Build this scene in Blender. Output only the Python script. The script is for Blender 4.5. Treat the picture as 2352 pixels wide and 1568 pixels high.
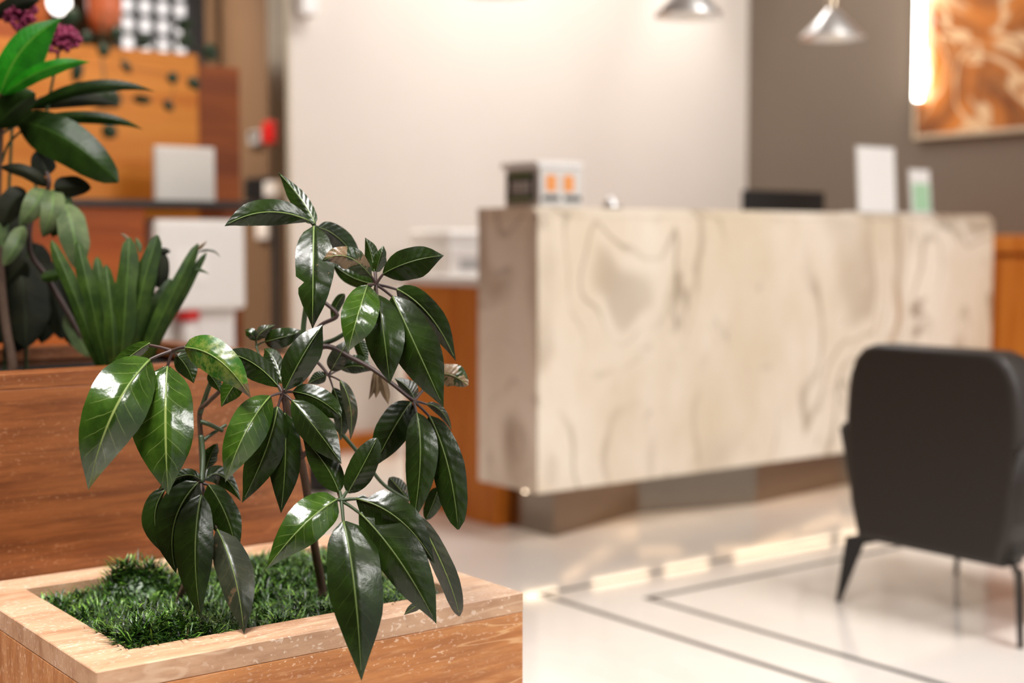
import bpy, bmesh, math, random
from mathutils import Vector, Matrix
random.seed(7)
for o in list(bpy.data.objects): bpy.data.objects.remove(o)
scene = bpy.context.scene
COL = scene.collection

# ------------------------------------------------------------------ camera
FPX, CX, CY, HORIZON = 3267.0, 1176.0, 784.0, 558.0
AZ = math.radians(52.9)
PITCH = math.atan((CY - HORIZON) / FPX)
EYE = Vector((0, 0, 1.0))
FH = Vector((math.cos(AZ), math.sin(AZ), 0)); RT = Vector((math.sin(AZ), -math.cos(AZ), 0))
FW = FH * math.cos(PITCH) - Vector((0, 0, 1)) * math.sin(PITCH)
UP = FH * math.sin(PITCH) + Vector((0, 0, 1)) * math.cos(PITCH)
cd = bpy.data.cameras.new('camera'); cam = bpy.data.objects.new('camera', cd); COL.objects.link(cam)
cam.matrix_world = Matrix(((RT.x, UP.x, -FW.x, 0), (RT.y, UP.y, -FW.y, 0), (RT.z, UP.z, -FW.z, 1.0), (0, 0, 0, 1)))
cd.sensor_width = 36.0; cd.lens = FPX / 2352 * 36.0; cd.clip_start = 0.05
cd.dof.use_dof = True; cd.dof.focus_distance = 1.93; cd.dof.aperture_fstop = 2.1
scene.camera = cam
def at(x, y, d):
    """point seen at pixel (x, y), d metres in front of the camera"""
    return EYE + (FW + RT * ((x - CX) / FPX) + UP * ((CY - y) / FPX)) * d

def onY(px, py, Y):
    r = FW + RT * ((px - CX) / FPX) + UP * ((CY - py) / FPX); return EYE + r * (Y / r.y)

# ------------------------------------------------------------------ world, lights, exposure
scene.view_settings.view_transform = 'Standard'
scene.view_settings.look = 'None'
scene.view_settings.gamma = 1.0
scene.view_settings.use_curve_mapping = False
scene.view_settings.exposure = 0.55
w = bpy.data.worlds.new('world'); scene.world = w; w.use_nodes = True
w.node_tree.nodes['Background'].inputs[0].default_value = (1.0, 0.98, 0.96, 1)
w.node_tree.nodes['Background'].inputs[1].default_value = 0.40

def light(name, kind, loc, target, energy, color=(1, .9, .8), size=0.3, size_y=None, spot=60, blend=.6, spread=180):
    l = bpy.data.lights.new(name, kind); l.energy = energy; l.color = color
    if kind == 'AREA':
        l.size = size; l.spread = math.radians(spread)
        if size_y: l.shape = 'RECTANGLE'; l.size_y = size_y
        else: l.shape = 'DISK'
    if kind == 'SPOT':
        l.spot_size = math.radians(spot); l.spot_blend = blend; l.shadow_soft_size = size
    o = bpy.data.objects.new(name, l); COL.objects.link(o); o.location = loc
    d = Vector(target) - Vector(loc)
    o.rotation_euler = d.to_track_quat('-Z', 'Y').to_euler()
    return o
WARM = (1.0, .86, .72); SOFT = (1.0, .965, .935)
light('ceiling_panel_over_planter', 'AREA', (-0.05, 1.95, 2.9), (0.75, 1.85, .4), 8, SOFT, .8, .8, spread=95)
light('leaf_highlight_light', 'AREA', (0.30, 1.20, 2.8), (0.7, 1.6, .6), 20, SOFT, .75, .75, spread=95)  # unseen source added for the broad highlights on the big leaves
light('planter_downlight', 'SPOT', (-0.35, 2.4, 3.1), (0.9, 1.85, .5), 46, SOFT, .05, spot=42, blend=.7)
light('ceiling_panel_over_floor', 'AREA', (3.3, 1.2, 3.2), (3.5, 2.2, 0), 64, SOFT, .9, .9)
light('front_fill', 'AREA', (3.4, -1.6, 3.1), (4.0, 3.2, .4), 112, SOFT, 2.2, 1.0)  # unseen fill light added on the front side, aimed at the desk
for x, e in ((3.9, 5), (4.4, 9), (5.66, 40)):
    light('wall_wash_spot', 'SPOT', (x, 5.62, 3.15), (x, 5.86, 1.6), e, SOFT, .04, spot=52, blend=1.0)
light('ceiling_panel_over_desk', 'AREA', (4.4, 4.9, 3.2), (4.4, 4.9, 0), 36, SOFT, 2.2, .5)
light('ceiling_panel_over_partition', 'AREA', (1.5, 4.3, 2.9), (1.6, 5.2, 1.2), 8, WARM, .5, .3, spread=100)
light('corridor_fill', 'AREA', (2.2, 6.6, 3.2), (3.0, 7.0, .8), 40, WARM, .6, .6, spread=90)  # fill added to lift the brown corridor wall, no fixture seen

# ------------------------------------------------------------------ mesh helpers
def root_loc(o):
    p = Vector((0, 0, 0))
    while o is not None:
        p += o.location; o = o.parent
    return p
def build(name, verts, faces, mat, parent=None, smooth=False, uvs=None, origin=None):
    """link world-space verts as one mesh object under parent"""
    off = root_loc(parent) if parent else Vector(origin) if origin else Vector((0, 0, 0))
    me = bpy.data.meshes.new(name)
    me.from_pydata([tuple(Vector(v) - off) for v in verts], [], faces)
    if uvs is not None:
        ul = me.uv_layers.new(name='UVMap')
        for lp in me.loops: ul.data[lp.index].uv = uvs[lp.vertex_index]
    if smooth:
        for p in me.polygons: p.use_smooth = True
    if mat: me.materials.append(mat)
    me.update()
    o = bpy.data.objects.new(name, me); COL.objects.link(o)
    if parent: o.parent = parent
    elif origin: o.location = off
    return o
def tag(o, label=None, cat=None, group=None, kind=None):
    if label: o['label'] = label
    if cat: o['category'] = cat
    if group: o['group'] = group
    if kind: o['kind'] = kind
    return o
def thing(name, loc, label, cat, group=None):
    o = bpy.data.objects.new(name, None); COL.objects.link(o); o.location = loc; o.empty_display_size = .05
    return tag(o, label, cat, group)
class MB:
    def __init__(s): s.v = []; s.f = []
    def add(s, v, f):
        n = len(s.v); s.v += [Vector(q) for q in v]; s.f += [tuple(i + n for i in q) for q in f]; return s
    def box(s, x0, x1, y0, y1, z0, z1, bev=0.0, seg=2):
        bm = bmesh.new(); bmesh.ops.create_cube(bm, size=1)
        for v in bm.verts:
            v.co = Vector((x0 + (v.co.x + .5) * (x1 - x0), y0 + (v.co.y + .5) * (y1 - y0), z0 + (v.co.z + .5) * (z1 - z0)))
        if bev: bmesh.ops.bevel(bm, geom=list(bm.edges), offset=bev, segments=seg, affect='EDGES', profile=.5)
        return s.bm(bm)
    def bm(s, bm, M=None):
        bm.verts.index_update()
        s.add([(M @ v.co) if M else v.co.copy() for v in bm.verts], [tuple(v.index for v in f.verts) for f in bm.faces])
        bm.free(); return s
    def tube(s, pts, r0, r1=None, n=8, cap=True):
        pts = [Vector(p) for p in pts]; r1 = r0 if r1 is None else r1
        k = len(pts); vs = []; fs = []; up = None
        for i, p in enumerate(pts):
            t = (pts[min(i + 1, k - 1)] - pts[max(i - 1, 0)]).normalized()
            if up is None: up = t.orthogonal()
            up = (up - t * up.dot(t))
            up = up.normalized() if up.length > 1e-6 else t.orthogonal().normalized()
            b = t.cross(up); r = r0 + (r1 - r0) * i / (k - 1)
            for j in range(n):
                a = 2 * math.pi * j / n; vs.append(p + (up * math.cos(a) + b * math.sin(a)) * r)
        for i in range(k - 1):
            for j in range(n):
                fs.append((i * n + j, i * n + (j + 1) % n, (i + 1) * n + (j + 1) % n, (i + 1) * n + j))
        if cap: fs.append(tuple(range(n - 1, -1, -1))); fs.append(tuple((k - 1) * n + j for j in range(n)))
        return s.add(vs, fs)
    def lathe(s, c, prof, n=32, axis='Z'):
        vs = []; fs = []
        for r, h in prof:
            for j in range(n):
                a = 2 * math.pi * j / n
                vs.append(Vector(c) + Vector((r * math.cos(a), r * math.sin(a), h)))
        for i in range(len(prof) - 1):
            for j in range(n): fs.append((i * n + j, i * n + (j + 1) % n, (i + 1) * n + (j + 1) % n, (i + 1) * n + j))
        return s.add(vs, fs)
    def prism(s, poly, d):
        """closed 3-D polygon extruded by vector d"""
        k = len(poly); d = Vector(d); vs = [Vector(p) for p in poly] + [Vector(p) + d for p in poly]
        fs = [tuple(range(k - 1, -1, -1)), tuple(range(k, 2 * k))] + [(i, (i + 1) % k, k + (i + 1) % k, k + i) for i in range(k)]
        return s.add(vs, fs)
    def go(s, name, mat, parent=None, smooth=False, origin=None):
        return build(name, s.v, s.f, mat, parent, smooth, origin=origin)
def spline(pts, n=6):
    pts = [Vector(p) for p in pts]; out = []
    for i in range(len(pts) - 1):
        p0 = pts[max(i - 1, 0)]; p1 = pts[i]; p2 = pts[i + 1]; p3 = pts[min(i + 2, len(pts) - 1)]
        for j in range(n):
            t = j / n
            out.append(.5 * ((2 * p1) + (p2 - p0) * t + (2 * p0 - 5 * p1 + 4 * p2 - p3) * t * t + (3 * p1 - p0 - 3 * p2 + p3) * t ** 3))
    return out + [pts[-1]]

# ------------------------------------------------------------------ material helpers
class NT:
    def __init__(s, name):
        s.m = bpy.data.materials.new(name); s.m.use_nodes = True; s.t = s.m.node_tree
        s.b = s.t.nodes['Principled BSDF']; s.out = s.t.nodes['Material Output']
    def n(s, typ, **kw):
        nd = s.t.nodes.new(typ)
        for k, v in kw.items():
            if k.startswith('i_'):
                key = k[2:]; nd.inputs[int(key) if key.isdigit() else key.replace('_', ' ')].default_value = v
            else: setattr(nd, k, v)
        return nd
    def l(s, a, b): s.t.links.new(a, b)
    def put(s, sock, v):
        if hasattr(v, 'is_linked') or isinstance(v, bpy.types.NodeSocket): s.l(v, sock)
        else: sock.default_value = v
    def math(s, op, a, b=None, c=None, clamp=False):
        nd = s.n('ShaderNodeMath', operation=op, use_clamp=clamp)
        s.put(nd.inputs[0], a)
        if b is not None: s.put(nd.inputs[1], b)
        if c is not None: s.put(nd.inputs[2], c)
        return nd.outputs[0]
    def smooth(s, v, a, b):
        nd = s.n('ShaderNodeMapRange', interpolation_type='SMOOTHSTEP', clamp=True)
        s.put(nd.inputs[0], v); nd.inputs[1].default_value = a; nd.inputs[2].default_value = b
        return nd.outputs[0]
    def mix(s, f, a, b):
        nd = s.n('ShaderNodeMix', data_type='RGBA'); s.put(nd.inputs[0], f)
        for sock, v in ((nd.inputs[6], a), (nd.inputs[7], b)):
            s.put(sock, v if not isinstance(v, tuple) else (v + (1,) if len(v) == 3 else v))
        return nd.outputs[2]
    def coord(s, scale=(1, 1, 1), rot=(0, 0, 0), kind='Object', loc=(0, 0, 0)):
        tc = s.n('ShaderNodeTexCoord'); mp = s.n('ShaderNodeMapping')
        mp.inputs['Scale'].default_value = scale; mp.inputs['Rotation'].default_value = rot; mp.inputs['Location'].default_value = loc
        s.l(tc.outputs[kind], mp.inputs[0]); return mp.outputs[0]
    def noise(s, vec, scale=5, detail=4, rough=.55, dist=0, out=0):
        nd = s.n('ShaderNodeTexNoise'); nd.inputs['Scale'].default_value = scale; nd.inputs['Detail'].default_value = detail
        nd.inputs['Roughness'].default_value = rough; nd.inputs['Distortion'].default_value = dist
        s.l(vec, nd.inputs['Vector']); return nd.outputs[out]
    def bump(s, h, strength=.3, dist=.01):
        nd = s.n('ShaderNodeBump'); nd.inputs['Strength'].default_value = strength; nd.inputs['Distance'].default_value = dist
        s.l(h, nd.inputs['Height']); s.l(nd.outputs[0], s.b.inputs['Normal'])
    def base(s, c): s.put(s.b.inputs['Base Color'], c if not isinstance(c, tuple) else c + (1,))
    def set(s, **kw):
        for k, v in kw.items(): s.put(s.b.inputs[k.replace('_', ' ')], v)
        return s
def lin(r, g, b):
    f = lambda c: ((c / 255 + .055) / 1.055) ** 2.4 if c > 10 else c / 255 / 12.92
    return (f(r), f(g), f(b))
def plain(name, col, rough=.5, metal=0, var=.12, scale=30, bump=0, **kw):
    """painted / plastic / metal surface with slight procedural variation"""
    s = NT(name); v = s.coord(); nz = s.noise(v, scale, 3)
    c2 = tuple(max(0, c * (1 - var)) for c in col)
    s.base(s.mix(nz, c2, tuple(min(1, c * (1 + var * .5)) for c in col)))
    s.set(Roughness=rough, Metallic=metal, **kw)
    if bump: s.bump(nz, bump, .002)
    return s.m
def glow(name, col, strength):
    s = NT(name); s.base((.8, .8, .8)); s.set(Emission_Color=col + (1,), Emission_Strength=strength)
    return s.m
def wood(name, ca, cb, axis='Z', scale=1.0, rough=.45):
    s = NT(name)
    sc = {'Z': (14, 14, 1.2), 'X': (1.2, 14, 14), 'Y': (14, 1.2, 14)}[axis]
    v = s.coord(tuple(c * scale for c in sc)); a = s.noise(v, 1.2, 5, .6, .8)
    g = s.smooth(a, .3, .7); s.base(s.mix(g, ca, cb)); s.set(Roughness=rough, Specular_IOR_Level=.25); s.bump(a, .08, .004)
    return s.m
def stone(name, dark, mid, light, fleck, stretch=(7, 7, 70), rot=(0, 0, 0), rough=.42, loc=(0, 0, 0), flecks=.6, crack=.5):
    """vein-cut travertine: layered bands, pale pits and healed cracks"""
    s = NT(name)
    v = s.coord(stretch, rot, loc=loc); a = s.noise(v, .9, 8, .68, .3); a2 = s.noise(v, 2.4, 5, .6, .2); wide = s.noise(v, .3, 3, .5, .4)
    c = s.mix(s.smooth(a, .36, .64), dark, mid)
    c = s.mix(s.math('MULTIPLY', s.smooth(wide, .38, .66), .45), c, tuple((p + q) / 2 for p, q in zip(mid, light)))
    c = s.mix(s.math('MULTIPLY', s.smooth(a2, .54, .74), .45), c, light)
    band = s.noise(v, .2, 3, .5, .5)
    c = s.mix(s.math('MULTIPLY', s.smooth(s.math('ABSOLUTE', s.math('SUBTRACT', band, .52)), .010, .002), crack), c, light)
    fs = tuple(95 + q * 1.8 for q in stretch)
    v2 = s.coord(fs, rot, loc=loc); p = s.noise(v2, 1.0, 2, .5, .3)
    pit = s.math('MULTIPLY', s.smooth(p, .60, .645), s.smooth(s.noise(v, .3, 2), .38, .55))
    c = s.mix(s.math('MULTIPLY', pit, flecks), c, fleck)
    dk = s.noise(v2, 1.7, 2, .5); c = s.mix(s.math('MULTIPLY', s.smooth(dk, .72, .76), .55), c, tuple(q * .3 for q in dark))
    s.base(c); s.set(Roughness=rough)
    s.bump(s.math('SUBTRACT', a2, s.math('MULTIPLY', pit, .5)), .2, .002)
    return s.m

def marble_mat():
    s = NT('desk_marble')
    v = s.coord((1.1, 1.1, .62), (0, .35, .2)); wv = s.noise(v, 1.1, 3, .5, 0, 1)
    vm = s.n('ShaderNodeVectorMath', operation='MULTIPLY_ADD'); s.l(wv, vm.inputs[0]); vm.inputs[1].default_value = (1.1, 1.1, 1.1); s.l(v, vm.inputs[2])
    f = s.noise(vm.outputs[0], 1.15, 1.2, .4, .25)
    def contour(k, ph, wd):
        fr = s.math('FRACT', s.math('ADD', s.math('MULTIPLY', f, k), ph))
        d = s.math('ABSOLUTE', s.math('SUBTRACT', fr, .5))
        return s.smooth(d, wd, wd * .15)
    brk = s.smooth(s.noise(v, 2.3, 3), .42, .62)
    fine = s.math('MULTIPLY', contour(12, .1, .12), brk)
    wide = s.math('MULTIPLY', contour(3.8, .35, .15), s.smooth(s.noise(v, 1.5, 2, .5, .4), .40, .6))
    cloud = s.noise(v, 1.6, 5, .6)
    c = s.mix(s.smooth(cloud, .3, .7), lin(222, 205, 180), lin(244, 233, 218))
    c = s.mix(s.math('MULTIPLY', wide, .55), c, lin(150, 128, 98))
    c = s.mix(s.math('MULTIPLY', fine, .55), c, lin(140, 118, 88))
    blot = s.smooth(s.noise(v, 3.6, 5, .65, .9), .59, .70)
    c = s.mix(s.math('MULTIPLY', blot, .75), c, lin(128, 108, 84))
    rust = s.math('MULTIPLY', s.smooth(s.noise(v, 1.9, 2), .57, .7), wide); c = s.mix(s.math('MULTIPLY', rust, .35), c, lin(178, 122, 58))
    s.base(c); s.set(Roughness=.28); return s.m

def floor_mat():
    s = NT('polished_stone_floor')
    v = s.coord((.8, .8, .8)); a = s.noise(v, 1.4, 6, .6, .5)
    c = s.mix(s.smooth(a, .3, .7), lin(228, 219, 210), lin(240, 233, 226))
    br = s.n('ShaderNodeTexBrick'); br.offset = 0
    br.inputs['Scale'].default_value = 1.0; br.inputs['Mortar Size'].default_value = .0015
    br.inputs['Brick Width'].default_value = .8; br.inputs['Row Height'].default_value = .8
    s.l(s.coord((1, 1, 1), loc=(.15, .3, 0)), br.inputs['Vector'])
    c = s.mix(s.math('MULTIPLY', br.outputs['Fac'], .25), c, lin(190, 180, 170))
    s.base(c); s.set(Roughness=.09, Specular_IOR_Level=.6); return s.m

def onyx_mat():
    s = NT('amber_onyx'); v = s.coord((1.6, 1.6, 1.6), (.5, .2, .6)); a = s.noise(v, 1.4, 7, .6, 1.0); b = s.noise(v, 2.6, 6, .6, 1.6)
    c = s.mix(s.smooth(a, .35, .65), lin(120, 64, 22), lin(206, 122, 44))
    c = s.mix(s.math('MULTIPLY', s.smooth(b, .5, .7), .28), c, lin(220, 160, 96))
    d = s.math('ABSOLUTE', s.math('SUBTRACT', s.noise(v, 1.1, 3, .5, .9), .5))
    c = s.mix(s.math('MULTIPLY', s.smooth(d, .022, .004), .75), c, lin(240, 205, 160))
    s.base(c); s.set(Roughness=.2); return s.m

def leaf_mat(name, ca, cb, vein, rough=.26, dry_glare=None, dry_glare_at=.64, dry_glare_amt=.9, mottle=None, trans=0.0, nveins=9, lateral=.16, bump=.16, tipdry=0):
    """leaf blade in its own length/width coordinates: midrib, side veins, quilting, tan patches for withering and painted glare"""
    s = NT(name)
    uv = s.n('ShaderNodeUVMap'); sp = s.n('ShaderNodeSeparateXYZ'); s.l(uv.outputs[0], sp.inputs[0])
    u, v = sp.outputs[0], sp.outputs[1]
    a = s.math('ABSOLUTE', s.math('SUBTRACT', s.math('MULTIPLY', v, 2), 1))
    ob = s.coord((1, 1, 1)); nz = s.noise(ob, 22, 4, .6); nf = s.noise(ob, 160, 3, .6)
    mid = s.smooth(a, .05, .018)
    ph = s.math('SUBTRACT', s.math('ADD', s.math('MULTIPLY', u, nveins), s.math('MULTIPLY', nz, .5)), s.math('MULTIPLY', s.math('POWER', a, .8), 1.5))
    tri = s.math('ABSOLUTE', s.math('SUBTRACT', s.math('FRACT', ph), .5))
    lat = s.math('MULTIPLY', s.smooth(tri, .045, .012), s.smooth(a, .95, .5))
    quilt = s.math('COSINE', s.math('MULTIPLY', ph, 6.2832))
    c = s.mix(s.smooth(nz, .35, .68), ca, cb)
    c = s.mix(s.math('MULTIPLY', nf, .25), c, tuple(q * .6 for q in ca))
    if mottle:
        m = s.smooth(s.noise(ob, 60, 5, .7), .42, .62); c = s.mix(s.math('MULTIPLY', m, .8), c, mottle)
    c = s.mix(s.math('MULTIPLY', lat, lateral), c, vein)
    c = s.mix(s.math('MULTIPLY', mid, .85), c, vein)
    r = rough
    if dry_glare:
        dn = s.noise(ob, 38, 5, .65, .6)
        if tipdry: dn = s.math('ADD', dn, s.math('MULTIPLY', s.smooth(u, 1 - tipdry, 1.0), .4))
        dm = s.smooth(dn, dry_glare_at, dry_glare_at + .07)
        c = s.mix(s.math('MULTIPLY', dm, dry_glare_amt), c, dry_glare)
    s.base(c)
    s.set(Roughness=r, Specular_IOR_Level=.6 if rough < .21 else .42 if rough < .33 else .18)
    h = s.math('ADD', s.math('MULTIPLY', quilt, .14), s.math('MULTIPLY', nz, 1.8))
    h = s.math('ADD', h, s.math('MULTIPLY', nf, .35))
    h = s.math('SUBTRACT', h, s.math('MULTIPLY', mid, 1.0))
    s.bump(h, bump, .0035)
    if trans:
        tr = s.n('ShaderNodeBsdfTranslucent'); s.l(c, tr.inputs[0]); ms = s.n('ShaderNodeMixShader'); ms.inputs[0].default_value = trans
        s.l(s.b.outputs[0], ms.inputs[1]); s.l(tr.outputs[0], ms.inputs[2]); s.l(ms.outputs[0], s.out.inputs[0])
    return s.m

def grass_mat():
    s = NT('moss_blades'); g = s.n('ShaderNodeNewGeometry'); cr = s.n('ShaderNodeValToRGB')
    e = cr.color_ramp.elements; e[0].color = (.004, .012, .002, 1); e[1].color = (.19, .35, .045, 1)
    for p, c in ((.45, (.014, .05, .004, 1)), (.8, (.05, .14, .010, 1))):
        q = e.new(p); q.color = c
    s.l(g.outputs['Random Per Island'], cr.inputs[0]); s.l(cr.outputs[0], s.b.inputs['Base Color']); s.set(Roughness=.4); return s.m

M = {}
M['marble'] = marble_mat(); M['floor'] = floor_mat(); M['onyx'] = onyx_mat(); M['grass'] = grass_mat()
M['wall'] = plain('beige_plaster', lin(222, 213, 204), .8, var=.04, scale=3)
M['darkwall'] = plain('taupe_plaster', lin(118, 104, 90), .75, var=.06, scale=3)
M['brownwall'] = plain('brown_plaster', lin(112, 86, 62), .7, var=.08, scale=3)
M['ceiling'] = plain('taupe_ceiling_paint', (.30, .27, .24), .9, var=.02, scale=2)
M['steel'] = plain('brushed_bronze_steel', (.27, .23, .19), .2, 1, var=.1, scale=8)
M['chrome'] = plain('satin_aluminium', (.86, .85, .84), .36, .85, var=.03)
M['inlay'] = plain('dark_bronze_inlay', (.016, .012, .008), .5, 0, var=.2, scale=12, Specular_IOR_Level=.2)
M['brass'] = plain('pale_brass', (.78, .66, .5), .3, 1, var=.08)
M['black'] = plain('black_plastic', (.012, .012, .013), .4, var=.1)
M['white'] = plain('white_plastic', (.82, .80, .78), .4, var=.03)
M['grey'] = plain('grey_plastic', (.42, .42, .42), .45, var=.05)
M['leather'] = plain('dark_brown_leather', lin(40, 33, 28), .5, var=.15, scale=120, bump=.15)
M['legs'] = plain('black_lacquered_legs', (.012, .010, .009), .35)
M['wood'] = wood('amber_wood_veneer', lin(186, 102, 28), lin(212, 134, 54), 'Z')
M['woodX'] = wood('amber_partition_wood', lin(180, 104, 30), lin(200, 130, 50), 'X', .5)
M['woodred'] = wood('red_brown_wood', lin(146, 64, 14), lin(180, 94, 30), 'X', .6)
M['wooddark'] = wood('dark_brown_wood', lin(104, 48, 14), lin(136, 70, 24), 'X', .6)
M['soil'] = plain('dark_potting_soil', (.012, .009, .006), .95, var=.5, scale=90, bump=.6)
M['trav'] = stone('pale_travertine', lin(158, 96, 48), lin(188, 124, 68), lin(214, 168, 120), lin(244, 220, 194), crack=.8)
M['travtop'] = stone('honed_travertine_rim', lin(164, 124, 94), lin(192, 154, 122), lin(212, 182, 154), lin(232, 212, 194), stretch=(9, 60, 30), flecks=.6)
M['travside'] = stone('cross_cut_travertine', lin(160, 102, 60), lin(194, 136, 88), lin(218, 176, 136), lin(236, 206, 176), stretch=(20, 60, 9), rot=(.45, 0, 0))
M['travdark'] = stone('red_brown_travertine', lin(100, 53, 23), lin(134, 77, 38), lin(152, 94, 52), lin(196, 146, 108), stretch=(5, 5, 60), rough=.36, flecks=.25)
DK = (.006, .012, .0015); DK2 = (.013, .029, .003); VN = (.055, .085, .018)
M['leaf'] = leaf_mat('glossy_green_leaf', DK, DK2, VN, .24)
M['leafg'] = leaf_mat('mid_green_leaf', (.013, .034, .003), (.034, .076, .007), (.22, .27, .08), .17, lateral=.3)
M['leafm'] = leaf_mat('mottled_green_leaf', (.012, .05, .006), (.03, .10, .01), (.25, .26, .07), .24, mottle=(.12, .15, .025), dry_glare=(.09, .055, .03), dry_glare_at=.66, tipdry=.3)
M['leafp'] = leaf_mat('part_dry_glare_leaf', DK, DK2, VN, .24, dry_glare=(.30, .19, .10), dry_glare_at=.67)  # tan patches: withered spots, and warm glare painted on the upper left leaf
M['leafd'] = leaf_mat('glare_patched_leaf', (.010, .026, .006), (.03, .045, .012), (.12, .10, .04), .3, dry_glare=(.20, .13, .075), dry_glare_at=.48, bump=.4)  # tan patches paint in warm reflected glare, not withering
M['leafb'] = leaf_mat('grey_green_leaf_back', (.020, .026, .014), (.045, .05, .028), (.20, .15, .08), .3, dry_glare=(.14, .09, .05), dry_glare_at=.6, dry_glare_amt=.6)
M['leaft'] = leaf_mat('withered_tan_leaf', (.10, .065, .035), (.22, .15, .09), (.25, .18, .1), .55)
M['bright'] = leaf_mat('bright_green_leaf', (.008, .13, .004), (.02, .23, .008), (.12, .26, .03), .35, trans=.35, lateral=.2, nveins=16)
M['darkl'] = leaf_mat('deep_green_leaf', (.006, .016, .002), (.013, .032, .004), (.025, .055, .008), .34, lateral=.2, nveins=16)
M['pale'] = leaf_mat('pale_grey_green_leaf', (.05, .075, .03), (.11, .14, .06), (.09, .18, .03), .5, lateral=.15)
M['olive'] = leaf_mat('dark_olive_leaf', (.004, .006, .002), (.013, .014, .005), (.02, .026, .01), .62, lateral=.15)
M['strap'] = leaf_mat('strap_fern_leaf', (.010, .027, .002), (.030, .060, .006), (.06, .11, .018), .5, nveins=3, lateral=.05)
M['vine'] = leaf_mat('bluish_vine_leaf', (.012, .025, .014), (.03, .05, .025), (.05, .08, .04), .4)
M['bark'] = plain('brown_bark', (.075, .04, .022), .8, var=.5, scale=60, bump=.5)
M['stem'] = plain('green_stem', (.025, .045, .012), .5, var=.3, scale=40)
M['stembr'] = plain('purple_brown_stem', (.045, .022, .018), .5, var=.3, scale=40)
M['rib'] = plain('yellow_green_midrib', (.13, .19, .045), .4, var=.2, scale=40)
M['ribd'] = plain('dark_yellow_green_midrib', (.075, .11, .025), .4, var=.2, scale=40)
M['magenta'] = plain('magenta_petals', (.20, .004, .05), .6, var=.6, scale=50)
M['red'] = plain('red_plastic', (.62, .012, .012), .4)
M['terracotta'] = plain('terracotta_glaze', lin(196, 104, 66), .4, var=.2, scale=6)
s_ = NT('clear_glass'); s_.base((.9, .95, .93)); s_.set(Roughness=.03, Transmission_Weight=1.0, IOR=1.45); M['glass'] = s_.m
M['ledtube'] = glow('white_led_tube', (1, .95, .86), 14)
M['led'] = glow('warm_led_strip', (1, .78, .54), 7)
M['daylit'] = glow('daylit_frosted_pane', (1, .93, .90), .62)

# ------------------------------------------------------------------ structure
def struct(name, x0, x1, y0, y1, z0, z1, mat, parent=None):
    o = MB().box(x0, x1, y0, y1, z0, z1).go(name, mat, parent)
    if parent is None: o['kind'] = 'structure'
    return o
floor = struct('floor', -3, 7, -4, 10, -.1, 0, M['floor'])
def strip(poly):
    MB().prism([(x, y, -.01) for x, y in poly], (0, 0, .0112)).go('inlay_strip', M['inlay'], floor)
SW = .009
for X, Y in ((2.480, 3.140), (2.692, 2.925)):
    strip([(X - SW, -3), (X + SW, -3), (X + SW, Y - SW), (X - SW, Y + SW)])
    strip([(X - SW, Y + SW), (X + SW, Y - SW), (6.1, Y - SW), (6.1, Y + SW)])
struct('ceiling', -3, 7, -4, 10, 3.25, 3.35, M['ceiling'])
struct('wall_back', 3.17, 6.4, 5.9, 6.05, 0, 3.25, M['wall'])
struct('wall_right', 6.2, 6.35, 1.2, 5.9, 0, 3.25, M['darkwall'])
struct('wall_corridor', 3.172, 3.30, 6.05, 9.0, 0, 3.25, M['brownwall'])
struct('wall_corridor_end', -3, 3.30, 8.6, 8.75, 0, 3.25, M['brownwall'])
struct('blocker_wall_left', -2.6, -2.45, -4, 8.6, 0, 3.25, M['brownwall'])  # unseen wall, closed off to keep left-facing sides dark
struct('blocker_wall_front', -2.45, 1.7, -1.75, -1.6, 0, 3.25, M['brownwall'])  # unseen wall added behind the camera to block light and darken leaf reflections
struct('baseboard_back', 3.30, 6.2, 5.885, 5.9, 0, .085, M['wood'])
struct('trim_1', 3.150, 3.172, 5.885, 6.06, 0, 3.25, M['brass'])

# ------------------------------------------------------------------ stone planters
def planter(name, x0, x1, y0, y1, z0, z1, wall, lip, label, mats):
    t = thing(name, ((x0 + x1) / 2, (y0 + y1) / 2, z0), label, 'planter')
    mf, mt, ms = mats; zl = z1 - lip
    MB().box(x0 + .001, x1 - .001, y0, y0 + wall * .8, z0, zl, .0015).go('front_panel', mf, t)
    MB().box(x0 + .001, x1 - .001, y1 - wall * .8, y1, z0, zl, .0015).go('back_panel', mf, t)
    MB().box(x0, x0 + wall * .8, y0 + .001, y1 - .001, z0, zl, .0015).go('side_panel', ms, t)
    MB().box(x1 - wall * .8, x1, y0 + .001, y1 - .001, z0, zl, .0015).go('side_panel', ms, t)
    B = .002
    for nm, poly in (('rim_slab', [(x0, y0), (x1, y0), (x1 - wall, y0 + wall), (x0 + wall, y0 + wall)]),
                     ('rim_slab', [(x0, y1), (x0 + wall, y1 - wall), (x1 - wall, y1 - wall), (x1, y1)]),
                     ('rim_slab', [(x0, y0), (x0 + wall, y0 + wall), (x0 + wall, y1 - wall), (x0, y1)]),
                     ('rim_slab', [(x1, y0), (x1, y1), (x1 - wall, y1 - wall), (x1 - wall, y0 + wall)])):
        bm = bmesh.new(); lo = [bm.verts.new((x, y, zl)) for x, y in poly]; hi = [bm.verts.new((x, y, z1)) for x, y in poly]
        bm.faces.new(lo[::-1]); bm.faces.new(hi)
        for i in range(4): bm.faces.new((lo[i], lo[(i + 1) % 4], hi[(i + 1) % 4], hi[i]))
        bmesh.ops.recalc_face_normals(bm, faces=list(bm.faces))
        bmesh.ops.bevel(bm, geom=list(bm.edges), offset=.0012, segments=1, affect='EDGES')
        MB().bm(bm).go(nm, mt, t)
    MB().box(x0 + wall, x1 - wall, y0 + wall, y1 - wall, z1 - .12, z1 - .035).go('soil', M['soil'], t)
    return t
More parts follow.
